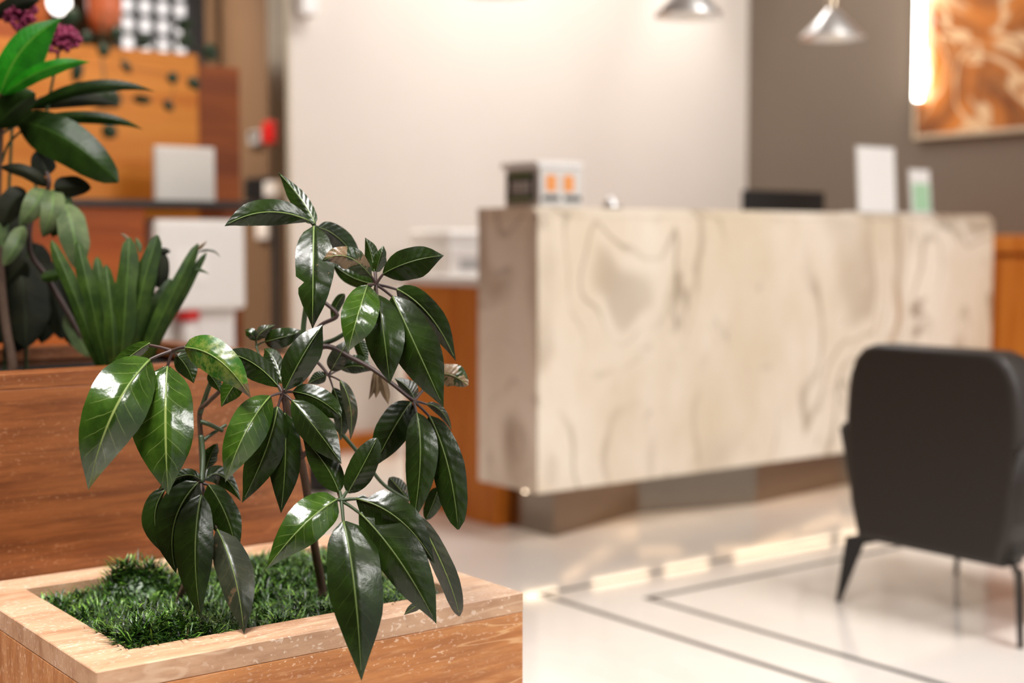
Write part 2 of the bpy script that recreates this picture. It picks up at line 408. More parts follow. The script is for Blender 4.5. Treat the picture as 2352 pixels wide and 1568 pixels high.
planter('stone_planter', .632, 1.300, 1.690, 2.245, 0, .47, .072, .03,
        'low pale travertine planter with a mossy bed in the foreground', (M['trav'], M['travtop'], M['travside']))
planter('stone_planter', -.75, 1.245, 2.250, 2.85, 0, .795, .06, .025,
        'taller red-brown travertine planter behind the mossy one', (M['travdark'], M['travdark'], M['travdark']))

# ------------------------------------------------------------------ moss bed
def moss():
    rnd = random.Random(3); V = []; F = []
    x0, x1, y0, y1 = .7045, 1.2275, 1.7625, 2.1725
    lumps = [(.735, 1.80, .022, .05), (.79, 1.795, .030, .045), (.76, 1.86, .016, .06), (.88, 2.12, .045, .035), (.84, 2.13, .03, .03),
             (.82, 1.95, .01, .07), (1.1, 2.05, .02, .12), (1.0, 1.80, .012, .06), (1.15, 1.82, .015, .06)]
    def hgt(x, y):
        h = .453
        for a, b, k, r in lumps: h += k * math.exp(-((x - a) ** 2 + (y - b) ** 2) / r ** 2)
        return h + .006 * math.sin(x * 61 + 1) * math.sin(y * 57)
    N = 30
    for i in range(N + 1):
        for j in range(N + 1):
            x = x0 + (x1 - x0) * i / N; y = y0 + (y1 - y0) * j / N; V.append((x, y, hgt(x, y) - .012))
    for i in range(N):
        for j in range(N):
            a = i * (N + 1) + j; F.append((a, a + N + 1, a + N + 2, a + 1))
    for k in range(42000):
        x = rnd.uniform(x0, x1); y = rnd.uniform(y0, y1)
        clump = math.sin(x * 43 + 2 * math.sin(y * 31)) * math.sin(y * 47 + 2 * math.sin(x * 37))
        if rnd.random() > .62 + .38 * clump: continue
        z = hgt(x, y) - .010 + .006 * clump
        an = rnd.uniform(0, 6.283); el = rnd.uniform(.0, 1.0); L = rnd.uniform(.012, .038); wd = rnd.uniform(.0007, .0017)
        dx, dy = math.cos(an) * math.cos(el), math.sin(an) * math.cos(el); dz = math.sin(el)
        px, py = -math.sin(an) * wd, math.cos(an) * wd; n = len(V)
        kz = rnd.uniform(-.3, .1)
        V += [(x - px, y - py, z), (x + px, y + py, z), (x + dx * L * .6 + px * .9, y + dy * L * .6 + py * .9, z + dz * L * .65),
              (x + dx * L * .6 - px * .9, y + dy * L * .6 - py * .9, z + dz * L * .65), (x + dx * L, y + dy * L, z + dz * L * (.9 + kz))]
        F += [(n, n + 1, n + 2, n + 3), (n + 3, n + 2, n + 4)]
    o = build('moss_bed', V, F, M['grass'], origin=(.96, 1.96, .44))
    tag(o, 'shaggy green artificial moss filling the foreground planter', 'moss', kind='stuff')
moss()

# ------------------------------------------------------------------ leaves
CROP = {'P': (0, 0, 1), '3': (500, 380, .3189), '4': (150, 740, .3189), '5': (480, 800, .3189), '6': (0, 1068, .3189), '7': (580, 1068, .3189)}
PROF = [(0, .10), (.03, .34), (.08, .58), (.16, .80), (.28, .96), (.42, 1.0), (.55, .96), (.68, .80), (.80, .54), (.90, .26), (.96, .10), (1, .0)]
PROFB = [(0, .10), (.04, .36), (.10, .62), (.2, .85), (.34, .98), (.5, 1.0), (.64, .95), (.78, .82), (.88, .62), (.95, .40), (.985, .22), (1, .06)]
PROFS = [(0, .6), (.2, .85), (.5, 1.0), (.75, .95), (.88, .75), (.96, .5), (1, .12)]
PROFR = [(0, .2), (.05, .5), (.12, .75), (.25, .95), (.45, 1.0), (.65, .92), (.8, .72), (.92, .42), (.98, .15), (1, 0)]
def prof(P, t):
    for i in range(len(P) - 1):
        if t <= P[i + 1][0]:
            a, b = P[i], P[i + 1]; k = (t - a[0]) / (b[0] - a[0]); return a[1] + (b[1] - a[1]) * k
    return 0
LR = random.Random(11)
def leaf(parent, crop, base, mid, tip, wa, wb, peak, d, mat, da=.22, db=.22, curl=.14, P=PROF, bites=(), rib=True, name='leaf', wave=.03, nu=18, nv=4, label=None):
    ox, oy, sc = CROP[crop]
    d = (d, d, d) if not isinstance(d, tuple) else d
    p = [at(ox + q[0] * sc, oy + q[1] * sc, dd) for q, dd in zip((base, mid, tip), d)]
    W = sc / FPX * d[1]
    ctrl = p[1] * 2 - (p[0] + p[2]) * .5
    view = (p[1] - EYE).normalized()
    ex = math.log(.42) / math.log(peak) if P is PROF else 1
    V = []; U = []; F = []; mids = []
    ph = LR.uniform(0, 6.28); fr = LR.uniform(9, 15)
    for i in range(nu + 1):
        t = i / nu
        c = p[0] * (1 - t) ** 2 + ctrl * 2 * t * (1 - t) + p[2] * t * t
        T = ((ctrl - p[0]) * (1 - t) + (p[2] - ctrl) * t).normalized()
        S = T.cross(view).normalized()            # points to the "a" side (clockwise of travel in view)
        w0 = prof(P, min(1, t ** ex)); mids.append(c - view * .0012)
        for j in range(-nv, nv + 1):
            v = j / nv; side = 'a' if v > 0 else 'b'
            ww = (wa if v > 0 else wb) * W * w0; dd = da if v > 0 else db
            ww *= 1 + wave * math.sin(fr * t + ph + (0 if v > 0 else 2.1))
            for bs, bt, bd, bw in bites:
                if bs == side: ww *= 1 - bd * max(0, 1 - abs(t - bt) / bw)
            q = c + S * (-ww * v if False else ww * v) + view * (ww * (dd * abs(v) + curl * v * v - .06 * math.exp(-(v * 6) ** 2)))
            q += view * (wave * .5 * W * (wa + wb) * .5 * abs(v) ** 1.5 * math.sin(fr * 1.3 * t + ph * 2 + v) * w0)
            V.append(q); U.append((t, v * .5 + .5))
    n = 2 * nv + 1
    for i in range(nu):
        for j in range(n - 1):
            a = i * n + j; F.append((a, a + 1, a + n + 1, a + n))
    o = build(name, V, F, mat, parent, True, U)
    if label: o['label'] = label
    if rib:
        L = (p[2] - p[0]).length
        MB().tube(mids[:-1], min(.0017, L * .009), .0004, 5).go('midrib', rib if rib is not True else M['ribd' if mat is M['leaf'] else 'rib'], o, True)
    return o
def stalk(parent, crop, pts, r0, r1, mat, name='petiole'):
    ox, oy, sc = CROP[crop]
    return MB().tube(spline([at(ox + x * sc, oy + y * sc, dd) for x, y, dd in pts]), r0, r1, 8).go(name, mat, parent, True)

lf, lg, lm, lp, ld, lb, lt = (M[k] for k in ('leaf', 'leafg', 'leafm', 'leafp', 'leafd', 'leafb', 'leaft'))
# ---- umbrella plant on the right-hand trunk
T2 = thing('umbrella_plant', at(742, 1385, 2.205), 'tall umbrella plant with glossy drooping leaflets on the trunk nearer the desk', 'plant')
stalk(T2, 'P', [(744, 1392, 2.205), (738, 1340, 2.20), (722, 1250, 2.16), (700, 1100, 2.11), (668, 960, 2.06), (652, 912, 2.0)], .0075, .0055, M['bark'], 'trunk')
stalk(T2, 'P', [(676, 985, 2.07), (692, 850, 2.09), (698, 740, 2.10), (718, 600, 2.07), (722, 518, 2.035)], .005, .003, M['stem'], 'branch')
stalk(T2, 'P', [(690, 850, 2.09), (735, 795, 2.09), (777, 775, 2.08), (845, 725, 2.06), (864, 655, 1.985)], .0042, .0026, M['stem'], 'branch')
stalk(T2, 'P', [(694, 835, 2.09), (745, 795, 2.08), (808, 822, 2.07), (870, 857, 2.06), (950, 921, 2.025)], .0045, .003, M['stembr'], 'branch')
stalk(T2, 'P', [(690, 1050, 2.09), (730, 1030, 2.07), (765, 1090, 2.0), (784, 1149, 1.905)], .0042, .003, M['stembr'], 'branch')
stalk(T2, 'P', [(690, 900, 2.09), (740, 950, 2.10), (789, 1000, 2.10), (838, 1058, 2.10), (882, 1113, 2.11), (940, 1150, 2.12)], .0035, .0025, M['stem'], 'branch')
stalk(T2, 'P', [(660, 930, 2.04), (636, 880, 2.07), (604, 835, 2.09), (588, 794, 2.10)], .003, .0018, M['stem'], 'branch')
stalk(T2, 'P', [(694, 845, 2.09), (725, 830, 2.09), (755, 862, 2.08)], .003, .002, M['stembr'], 'branch')
stalk(T2, 'P', [(740, 690, 2.10), (775, 724, 2.09), (736, 747, 2.10), (698, 790, 2.10)], .003, .003, M['stembr'], 'branch')
def pet(T, crop, hub, ends, mat, r=.0022):
    for bx, by, dh, de in ends:
        stalk(T, crop, [(hub[0], hub[1], dh), ((hub[0] + bx) / 2, (hub[1] + by) / 2 - 4, (dh + de) / 2), (bx, by, de)], r, r * .8, mat)
pet(T2, '3', (697, 440), [(650, 392, 2.035, 2.03), (700, 412, 2.035, 2.03), (692, 450, 2.035, 2.02), (722, 446, 2.035, 2.05)], M['stem'])
A = lambda *a, **k: leaf(T2, *a, **k)
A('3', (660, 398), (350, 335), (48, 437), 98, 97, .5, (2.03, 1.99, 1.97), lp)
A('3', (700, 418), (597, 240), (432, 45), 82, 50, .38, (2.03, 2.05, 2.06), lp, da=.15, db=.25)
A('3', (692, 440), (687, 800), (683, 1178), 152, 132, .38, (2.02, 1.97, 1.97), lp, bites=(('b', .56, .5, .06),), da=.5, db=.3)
A('3', (720, 445), (890, 540), (1060, 760), 80, 100, .42, (2.05, 2.08, 2.10), lf)
A('3', (915, 925), (855, 1010), (822, 1125), 38, 38, .42, 2.12, lf)
pet(T2, '3', (1140, 857), [(1105, 795, 1.985, 1.98), (1130, 765, 1.985, 1.99), (1138, 765, 1.985, 1.99), (1195, 778, 1.985, 1.98), (1078, 860, 1.985, 1.97),
                           (1150, 940, 1.985, 1.98), (1262, 948, 1.985, 1.99), (1290, 892, 1.985, 2.0), (1125, 852, 1.985, 2.06)], M['stembr'])
A('3', (1130, 852), (960, 800), (815, 690), 60, 112, .42, (2.06, 2.09, 2.10), lf)
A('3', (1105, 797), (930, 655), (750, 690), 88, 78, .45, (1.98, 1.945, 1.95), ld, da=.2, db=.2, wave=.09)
A('3', (1130, 768), (1105, 640), (1062, 518), 48, 64, .4, (1.99, 2.0, 2.0), lf, da=.8, db=.8, wave=.1)
A('3', (1138, 768), (1168, 665), (1195, 575), 42, 52, .4, (1.99, 1.985, 1.99), lf, da=.7, db=.9, wave=.1)
A('3', (1192, 780), (1400, 690), (1630, 648), 105, 130, .48, (1.98, 1.96, 1.97), lf, da=.1, db=-.1)
A('3', (1078, 862), (1012, 1070), (935, 1345), 148, 120, .45, (1.97, 1.905, 1.90), lg, da=.45, db=-.15)
A('3', (1150, 935), (1195, 1210), (1240, 1572), 150, 144, .48, (1.98, 1.94, 1.94), lf)
A('3', (1262, 945), (1430, 1310), (1628, 1742), 168, 168, .45, (1.975, 1.95, 1.95), lf, da=.15, db=.45)
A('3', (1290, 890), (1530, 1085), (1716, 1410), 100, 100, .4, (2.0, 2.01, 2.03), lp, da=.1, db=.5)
A('3', (1015, 1235), (1040, 1330), (1085, 1410), 48, 48, .42, 2.11, lf)
pet(T2, '5', (530, 320), [(548, 295, 1.955, 1.95), (500, 265, 1.955, 1.96), (440, 345, 1.955, 1.94), (495, 425, 1.955, 1.95), (545, 470, 1.955, 1.96),
                          (600, 378, 1.955, 1.95), (605, 313, 1.955, 1.96), (536, 260, 1.955, 1.98)], M['stembr'])
A('5', (548, 300), (672, 60), (820, -172), 118, 120, .5, (1.95, 1.95, 1.97), lf, da=.25, db=.5)
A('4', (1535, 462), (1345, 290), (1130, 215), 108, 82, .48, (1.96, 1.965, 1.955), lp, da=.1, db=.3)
A('5', (440, 345), (265, 600), (118, 962), 142, 138, .45, (1.94, 1.875, 1.87), lg, da=.55, db=-.15)
A('5', (495, 420), (405, 740), (238, 1112), 128, 132, .45, (1.94, 1.927, 1.922), lf)
A('5', (545, 465), (550, 800), (518, 1188), 112, 124, .45, (1.95, 1.94, 1.94), lf)
A('5', (600, 375), (775, 585), (955, 832), 118, 118, .48, (1.94, 1.92, 1.92), lf, da=.4, db=.1)
A('5', (605, 312), (785, 365), (950, 492), 88, 102, .48, (1.96, 1.945, 1.945), lf, P=PROFB)
A('4', (1560, 440), (1500, 270), (1432, 190), 78, 62, .45, (1.98, 2.0, 2.02), lf)
pet(T2, '3', (277, 1300), [(277, 1262, 2.10, 2.10), (340, 1268, 2.10, 2.10)], M['stem'], .0015)
A('3', (340, 1268), (470, 1235), (625, 1190), 72, 76, .4, (2.10, 2.09, 2.12), lf)
A('3', (277, 1262), (320, 1195), (415, 1148), 38, 46, .45, (2.10, 2.09, 2.10), lb, wave=.12)
A('3', (275, 1262), (240, 1212), (197, 1185), 36, 40, .5, (2.10, 2.09, 2.10), lf, wave=.1)
pet(T2, '5', (862, 195), [(880, 160, 2.08, 2.08), (845, 195, 2.08, 2.08), (945, 232, 2.08, 2.06), (895, 290, 2.08, 2.09), (950, 150, 2.08, 2.10)], M['stembr'], .0016)
A('5', (880, 160), (935, 60), (1010, -70), 70, 70, .45, (2.08, 2.07, 2.08), lb)
A('5', (845, 195), (785, 215), (710, 255), 46, 48, .42, 2.085, lf)
A('5', (945, 232), (1018, 420), (1018, 660), 50, 46, .45, (2.06, 2.05, 2.06), lb)
A('5', (895, 285), (950, 470), (945, 665), 78, 58, .45, (2.09, 2.09, 2.10), lf)
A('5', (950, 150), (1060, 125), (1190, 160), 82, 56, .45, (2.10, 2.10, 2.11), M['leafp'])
for b, m, t, ww in (((1190, 165), (1185, 270), (1148, 372), 22), ((1205, 165), (1210, 270), (1200, 360), 30), ((1235, 190), (1268, 300), (1292, 405), 34)):
    A('5', b, m, t, ww, ww, .42, 2.12, lt, da=.7, db=.7, rib=False)
pet(T2, '5', (1475, 380), [(1452, 388, 2.025, 2.03), (1495, 468, 2.025, 2.01), (1590, 492, 2.025, 2.01), (1568, 402, 2.025, 2.03), (1480, 362, 2.025, 2.03), (1640, 190, 2.025, 2.08)], M['stembr'])
A('5', (1455, 385), (1325, 585), (1185, 858), 126, 126, .45, (2.02, 2.005, 2.0), lf)
A('5', (1495, 465), (1522, 800), (1470, 1258), 127, 110, .45, (1.99, 1.965, 1.96), lf)
A('5', (1588, 488), (1722, 850), (1795, 1304), 118, 126, .5, (1.995, 1.98, 1.975), lf, P=PROFB)
A('5', (1565, 400), (1672, 450), (1748, 592), 30, 38, .45, (2.03, 2.03, 2.04), lb)
A('5', (1482, 368), (1430, 282), (1335, 215), 56, 62, .42, (2.03, 2.04, 2.05), lb, wave=.1)
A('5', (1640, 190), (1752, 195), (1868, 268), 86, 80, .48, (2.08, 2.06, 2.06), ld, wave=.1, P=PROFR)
A('5', (1655, 1000), (1620, 1100), (1562, 1234), 62, 62, .45, 2.10, lf, P=PROFB)
A('5', (1440, 1095), (1372, 1010), (1298, 930), 66, 58, .45, 2.12, lb, P=PROFB)
pet(T2, '7', (640, 255), [(600, 250, 1.905, 1.90), (655, 410, 1.905, 1.89), (775, 348, 1.905, 1.90), (755, 242, 1.905, 1.90), (630, 190, 1.905, 1.92), (680, 190, 1.905, 1.92)], M['stem'], .0026)
A('7', (605, 248), (360, 440), (95, 752), 152, 150, .38, (1.90, 1.85, 1.85), lg, da=.1, db=.35)
A('7', (655, 405), (735, 890), (785, 1555), 216, 186, .42, (1.87, 1.82, 1.81), lf, da=.5, db=.15)
A('7', (775, 345), (1060, 690), (1325, 1142), 192, 148, .45, (1.88, 1.862, 1.87), lf, bites=(('a', .17, .9, .10), ('a', .06, .95, .08)))
A('7', (750, 242), (1060, 395), (1312, 708), 142, 152, .4, (1.90, 1.885, 1.895), lf, bites=(('a', .1, .8, .10),))
A('5', (935, 1035), (835, 835), (675, 645), 106, 98, .45, (1.92, 1.925, 1.93), lf, da=.15, db=.2)
A('5', (1000, 1040), (1105, 850), (1210, 645), 98, 102, .5, (1.92, 1.915, 1.925), lf, P=PROFB, da=.15, db=.15)
A('7', (1180, 350), (1385, 760), (1490, 1088), 78, 72, .5, (1.97, 1.98, 2.0), lb, P=PROFB)
A('7', (1230, 1000), (1165, 1022), (1090, 1080), 32, 34, .45, 2.03, lb)
# ---- umbrella plant on the left-hand trunk
T1 = thing('umbrella_plant', at(408, 1400, 2.139), 'smaller umbrella plant with two large shiny leaflets leaning over the left of the mossy planter', 'plant')
stalk(T1, 'P', [(407, 1408, 2.14), (412, 1375, 2.135), (428, 1330, 2.12), (452, 1210, 2.11), (464, 1112, 2.08), (462, 1020, 2.08), (459, 947, 2.07), (476, 925, 2.06), (504, 899, 2.04), (540, 860, 2.02)], .0055, .003, M['bark'], 'trunk')
stalk(T1, 'P', [(459, 950, 2.07), (474, 905, 2.06), (488, 850, 2.03), (450, 808, 1.97), (396, 805, 1.93)], .004, .003, M['stem'], 'branch')
stalk(T1, 'P', [(461, 968, 2.07), (480, 974, 2.07), (512, 989, 2.08)], .0035, .003, M['stem'], 'branch')
stalk(T1, 'P', [(466, 1012, 2.07), (490, 994, 2.08), (520, 975, 2.09)], .003, .0025, M['stem'], 'branch')
stalk(T1, 'P', [(462, 1000, 2.05), (466, 1050, 2.04), (463, 1109, 2.02)], .004, .004, M['stem'], 'branch')
pet(T1, '4', (770, 205), [(605, 270, 1.93, 1.92), (735, 320, 1.93, 1.93), (865, 178, 1.93, 1.92), (608, 165, 1.93, 1.95), (800, 240, 1.93, 2.03)], M['stembr'], .0026)
E = lambda *a, **k: leaf(T1, *a, **k)
E('4', (608, 270), (345, 650), (165, 1208), 218, 222, .42, (1.92, 1.84, 1.86), lg, da=.35, db=.1)
E('4', (735, 318), (722, 740), (742, 1242), 205, 242, .45, (1.93, 1.885, 1.885), lg, da=.2, db=.35)
E('4', (862, 182), (1110, 275), (1338, 548), 130, 130, .4, (1.92, 1.88, 1.88), lm, da=.15, db=.5)
E('4', (608, 150), (440, 265), (240, 440), 48, 62, .42, (1.95, 1.96, 1.97), lg)
E('4', (800, 235), (872, 320), (925, 440), 82, 72, .42, 2.03, lf)
E('4', (1265, 395), (1198, 480), (1122, 610), 78, 78, .42, 2.0, lg)
E('4', (1030, 370), (1080, 430), (1120, 505), 42, 42, .42, 2.02, lf)
pet(T1, '6', (1450, 130), [(1425, 128, 2.02, 2.02), (1450, 220, 2.02, 2.01), (1505, 145, 2.02, 2.02), (1440, 110, 2.02, 2.02), (1470, 112, 2.02, 2.03), (1565, 465, 2.03, 2.0)], M['stembr'])
E('6', (1425, 125), (1255, 420), (1268, 780), 152, 142, .4, (2.0, 1.98, 1.97), lf, da=.4, db=.2)
E('6', (1190, 170), (1115, 400), (1215, 662), 26, 92, .42, (2.02, 2.005, 2.0), lf)
E('6', (1450, 215), (1405, 620), (1448, 1112), 130, 150, .42, (1.98, 1.95, 1.94), lf, da=.3, db=.3)
E('6', (1502, 142), (1635, 380), (1705, 652), 98, 130, .42, (2.01, 2.0, 1.995), lf)
E('6', (1565, 462), (1690, 800), (1757, 1214), 138, 120, .45, (2.0, 1.955, 1.93), lb, da=.3, db=.4)
E('4', (975, 1132), (835, 1105), (655, 1224), 86, 46, .42, (2.02, 2.01, 2.01), lf)
E('4', (1000, 1135), (1130, 1105), (1265, 1292), 62, 78, .42, (2.03, 2.05, 2.05), lf)
E('4', (1010, 1070), (1050, 950), (1098, 872), 48, 52, .45, 2.09, lf, wave=.12)

# ------------------------------------------------------------------ plants in the taller planter
def PL(T, base, mid, tip, wa, wb, d, mat, **k):
    k.setdefault('rib', False); leaf(T, 'P', base, mid, tip, wa, wb, k.pop('peak', .42), d, mat, **k)
G1 = thing('cordyline', at(6, 850, 2.62), 'tall leafy plant with two bright green leaves lit at the far left', 'plant')
stalk(G1, 'P', [(8, 905, 2.62), (30, 850, 2.60), (10, 720, 2.60), (-6, 500, 2.60), (0, 300, 2.56), (6, 205, 2.52)], .010, .006, M['bark'], 'stem')
PL(G1, (2, 215), (52, 112), (142, 42), 34, 55, (2.5, 2.5, 2.52), M['bright'])
PL(G1, (8, 218), (107, 158), (208, 143), 17, 20, (2.5, 2.48, 2.5), M['bright'])
PL(G1, (-6, 290), (35, 245), (82, 214), 38, 34, (2.54, 2.52, 2.52), M['darkl'], P=PROFR)
PL(G1, (70, 250), (215, 200), (358, 211), 17, 14, (2.6, 2.58, 2.6), M['darkl'])
PL(G1, (60, 283), (210, 268), (330, 298), 13, 16, (2.6, 2.58, 2.6), M['darkl'])
PL(G1, (38, 278), (150, 318), (272, 418), 44, 58, (2.58, 2.5, 2.5), M['darkl'], P=PROFB)
PL(G1, (60, 250), (175, 230), (275, 245), 22, 16, (2.66, 2.66, 2.68), M['olive'])
PL(G1, (-20, 40), (40, 10), (95, 0), 20, 22, (2.62, 2.6, 2.6), M['olive'])
stalk(G1, 'P', [(4, 372, 2.58), (20, 330, 2.57), (50, 300, 2.56)], .003, .002, M['stem'])
stalk(G1, 'P', [(0, 300, 2.56), (40, 270, 2.58), (72, 250, 2.6)], .003, .002, M['stem'])
stalk(G1, 'P', [(0, 310, 2.56), (30, 292, 2.58), (62, 283, 2.6)], .003, .002, M['stem'])
# magenta cockscomb
def crest(T, x, y, d, rx, ry, seed):
    rnd = random.Random(seed); c = at(x, y, d); mb = MB(); k = d / FPX
    for i in range(150):
        a = rnd.uniform(0, 6.283); q = math.sqrt(rnd.random())
        p = c + RT * (math.cos(a) * q * rx * k) + UP * (math.sin(a) * q * ry * k) + FW * rnd.uniform(-.5, .5) * rx * k * math.sqrt(max(0, 1 - q * q))
        bm = bmesh.new(); bmesh.ops.create_icosphere(bm, subdivisions=1, radius=rnd.uniform(.003, .0062))
        mb.bm(bm, Matrix.Translation(p) @ Matrix.Diagonal((1, 1, rnd.uniform(.6, 1.6), 1)))
    mb.go('flower_head', M['magenta'], T, True)
for (x, y, rx, ry, xs, lab) in ((45, 24, 40, 40, 10, 'upper magenta cockscomb flower partly behind the bright green leaf'), (141, 90, 45, 31, 60, 'lower magenta cockscomb flower to the right of the bright green leaf')):
    t = thing('cockscomb', at(xs, 850, 2.70), lab, 'flower', 'magenta flowers in the taller planter')
    stalk(t, 'P', [(xs, 900, 2.70), (xs + 4, 600, 2.68), ((xs + x) / 2, 300, 2.66), (x, y, 2.62)], .004, .0025, M['stem'], 'stem')
    crest(t, x, y, 2.62, rx, ry, xs)
# pale rounded leaves
G2 = thing('rubber_fig', at(100, 850, 2.60), 'drooping plant with dull grey-green rounded leaves above the strap fern', 'plant')
stalk(G2, 'P', [(232, 880, 2.60), (228, 838, 2.60), (180, 760, 2.60), (110, 640, 2.58), (68, 572, 2.56), (80, 470, 2.56), (112, 430, 2.54), (108, 395, 2.54)], .006, .0035, M['stembr'], 'stem')
for b, m, t, wa, wb, d, mt in (
        ((110, 402), (100, 375), (92, 340), 30, 26, 2.54, 'olive'), ((124, 432), (165, 428), (210, 432), 25, 24, 2.53, 'olive'),
        ((108, 428), (60, 395), (0, 385), 16, 16, (2.54, 2.52, 2.54), 'olive'), ((100, 432), (84, 465), (45, 520), 26, 28, (2.54, 2.50, 2.50), 'pale'),
        ((118, 436), (120, 480), (98, 545), 28, 26, (2.54, 2.50, 2.51), 'pale'), ((150, 470), (170, 540), (180, 622), 34, 34, (2.52, 2.49, 2.50), 'pale'),
        ((150, 440), (140, 490), (120, 545), 22, 24, (2.55, 2.53, 2.53), 'strap'), ((60, 440), (25, 470), (5, 520), 30, 30, (2.55, 2.54, 2.54), 'olive'),
        ((55, 520), (36, 565), (8, 612), 16, 24, (2.55, 2.52, 2.52), 'pale'), ((0, 470), (2, 530), (8, 570), 14, 16, 2.54, 'pale'),
        ((40, 590), (55, 690), (60, 800), 60, 58, (2.64, 2.62, 2.62), 'olive'), ((0, 580), (10, 680), (0, 790), 50, 55, (2.66, 2.65, 2.65), 'olive'),
        ((90, 610), (130, 690), (140, 780), 40, 40, (2.66, 2.65, 2.65), 'olive'), ((160, 710), (180, 765), (205, 820), 26, 26, (2.62, 2.60, 2.60), 'pale'),
        ((95, 640), (125, 632), (158, 628), 14, 14, 2.56, 'strap'), ((60, 600), (20, 640), (-20, 690), 34, 34, 2.62, 'olive'),
        ((90, 560), (60, 640), (20, 740), 46, 46, (2.70, 2.69, 2.69), 'olive'), ((120, 600), (110, 680), (95, 790), 48, 44, (2.71, 2.70, 2.70), 'olive'),
        ((30, 480), (40, 560), (90, 650), 36, 36, (2.70, 2.69, 2.69), 'olive'), ((140, 640), (160, 720), (175, 800), 36, 36, (2.72, 2.71, 2.71), 'olive'),
        ((10, 640), (40, 730), (30, 810), 44, 44, (2.72, 2.71, 2.71), 'olive')):
    PL(G2, b, m, t, wa, wb, d, M[mt], P=PROFR)
# strap fern
G3 = thing('birds_nest_fern', at(270, 850, 2.42), 'upright strap-leaved fern with torn tips behind the left planter edge', 'plant')
for b, m, t, ww, d, k in (
        ((238, 862), (180, 700), (118, 552), 13, 2.44, 'strap'), ((248, 862), (212, 700), (178, 552), 14, 2.42, 'strap'), ((262, 862), (258, 740), (243, 608), 15, 2.40, 'strap'),
        ((276, 862), (288, 700), (298, 546), 19, 2.40, 'strap'), ((292, 862), (318, 700), (362, 540), 19, 2.42, 'strap'), ((312, 862), (375, 720), (455, 560), 13, 2.42, 'strap'),
        ((322, 862), (395, 715), (474, 580), 9, 2.44, 'strap'), ((300, 862), (300, 740), (312, 590), 16, 2.46, 'strap'), ((255, 862), (228, 740), (205, 640), 12, 2.46, 'strap'),
        ((284, 862), (268, 720), (262, 660), 16, 2.47, 'strap'), ((305, 862), (345, 740), (392, 640), 13, 2.47, 'strap'), ((242, 862), (185, 735), (135, 640), 8, 2.46, 'stembr'),
        ((268, 862), (240, 700), (222, 590), 12, 2.48, 'strap'), ((298, 862), (335, 690), (340, 570), 14, 2.48, 'strap'), ((316, 862), (360, 740), (420, 620), 12, 2.48, 'strap'),
        ((250, 862), (205, 760), (160, 690), 12, 2.49, 'strap'), ((280, 862), (282, 760), (275, 640), 15, 2.49, 'strap')):
    leaf(G3, 'P', b, m, t, ww * 1.35, ww * 1.35, .42, (d, d - .02, d), M['strap'] if k == 'strap' else M['olive'], P=PROFS, rib=False, wave=.12, nu=22, da=.3, db=.3)
PL(G3, (362, 660), (372, 615), (365, 572), 24, 18, 2.48, M['olive'], P=PROFR)
PL(G3, (355, 600), (370, 580), (392, 578), 10, 10, 2.48, M['olive'], P=PROFR)
for b, m, t, ww, mt in (((440, 578), (460, 568), (475, 552), 4, 'leaft'), ((455, 580), (485, 575), (507, 592), 3, 'leafb'), ((438, 620), (458, 620), (482, 630), 4, 'strap'), ((300, 560), (290, 545), (276, 535), 5, 'leaft'), ((322, 580), (318, 560), (310, 545), 6, 'pale')):
    PL(G3, b, m, t, ww, ww, 2.42, M[mt], wave=.1)

# ------------------------------------------------------------------ reception desk
D = thing('reception_desk', (4.05, 3.8, 0), 'long reception desk faced with veined cream marble on a steel plinth', 'desk')
DX0, DX1, DY0, DY1, DZ0, DZ1 = 2.827, 5.29, 3.60, 3.932, .186, 1.117
MB().box(DX0, DX1, DY0, DY1, DZ0, DZ1 - .03, .004).go('marble_front', M['marble'], D)
pr = [(DX0, DY0, DZ1 - .03), (DX0, DY0 + .030, DZ1), (DX0, DY1, DZ1), (DX0, DY1, DZ1 - .03)]
MB().prism(pr, (DX1 - DX0, 0, 0)).go('marble_top', M['marble'], D)
MB().prism([(3.002, 3.731, 0), (3.527, 3.884, 0), (4.005, 3.744, 0), (4.595, 3.827, 0), (5.15, 3.75, 0), (5.15, 3.985, 0), (3.002, 3.985, 0)], (0, 0, .19)).go('steel_plinth', M['steel'], D)
for x0, x1 in ((2.86, 3.0), (3.16, 3.42), (3.5, 3.72), (3.86, 4.4), (4.46, 5.2)):
    MB().box(x0, x1, 3.710, 3.718, .174, .184).go('led_strip', M['led'], D)
MB().box(2.945, 5.25, 3.99, 4.19, 0, .845, .003).go('wood_back_panel', M['wood'], D)
MB().box(2.93, 5.26, 3.935, 4.62, .846, .876, .004).go('worktop', M['white'], D)
for x in (2.95, 4.1, 5.2):
    MB().box(x, x + .04, 4.20, 4.58, 0, .845, .003).go('wood_support', M['wood'], D)

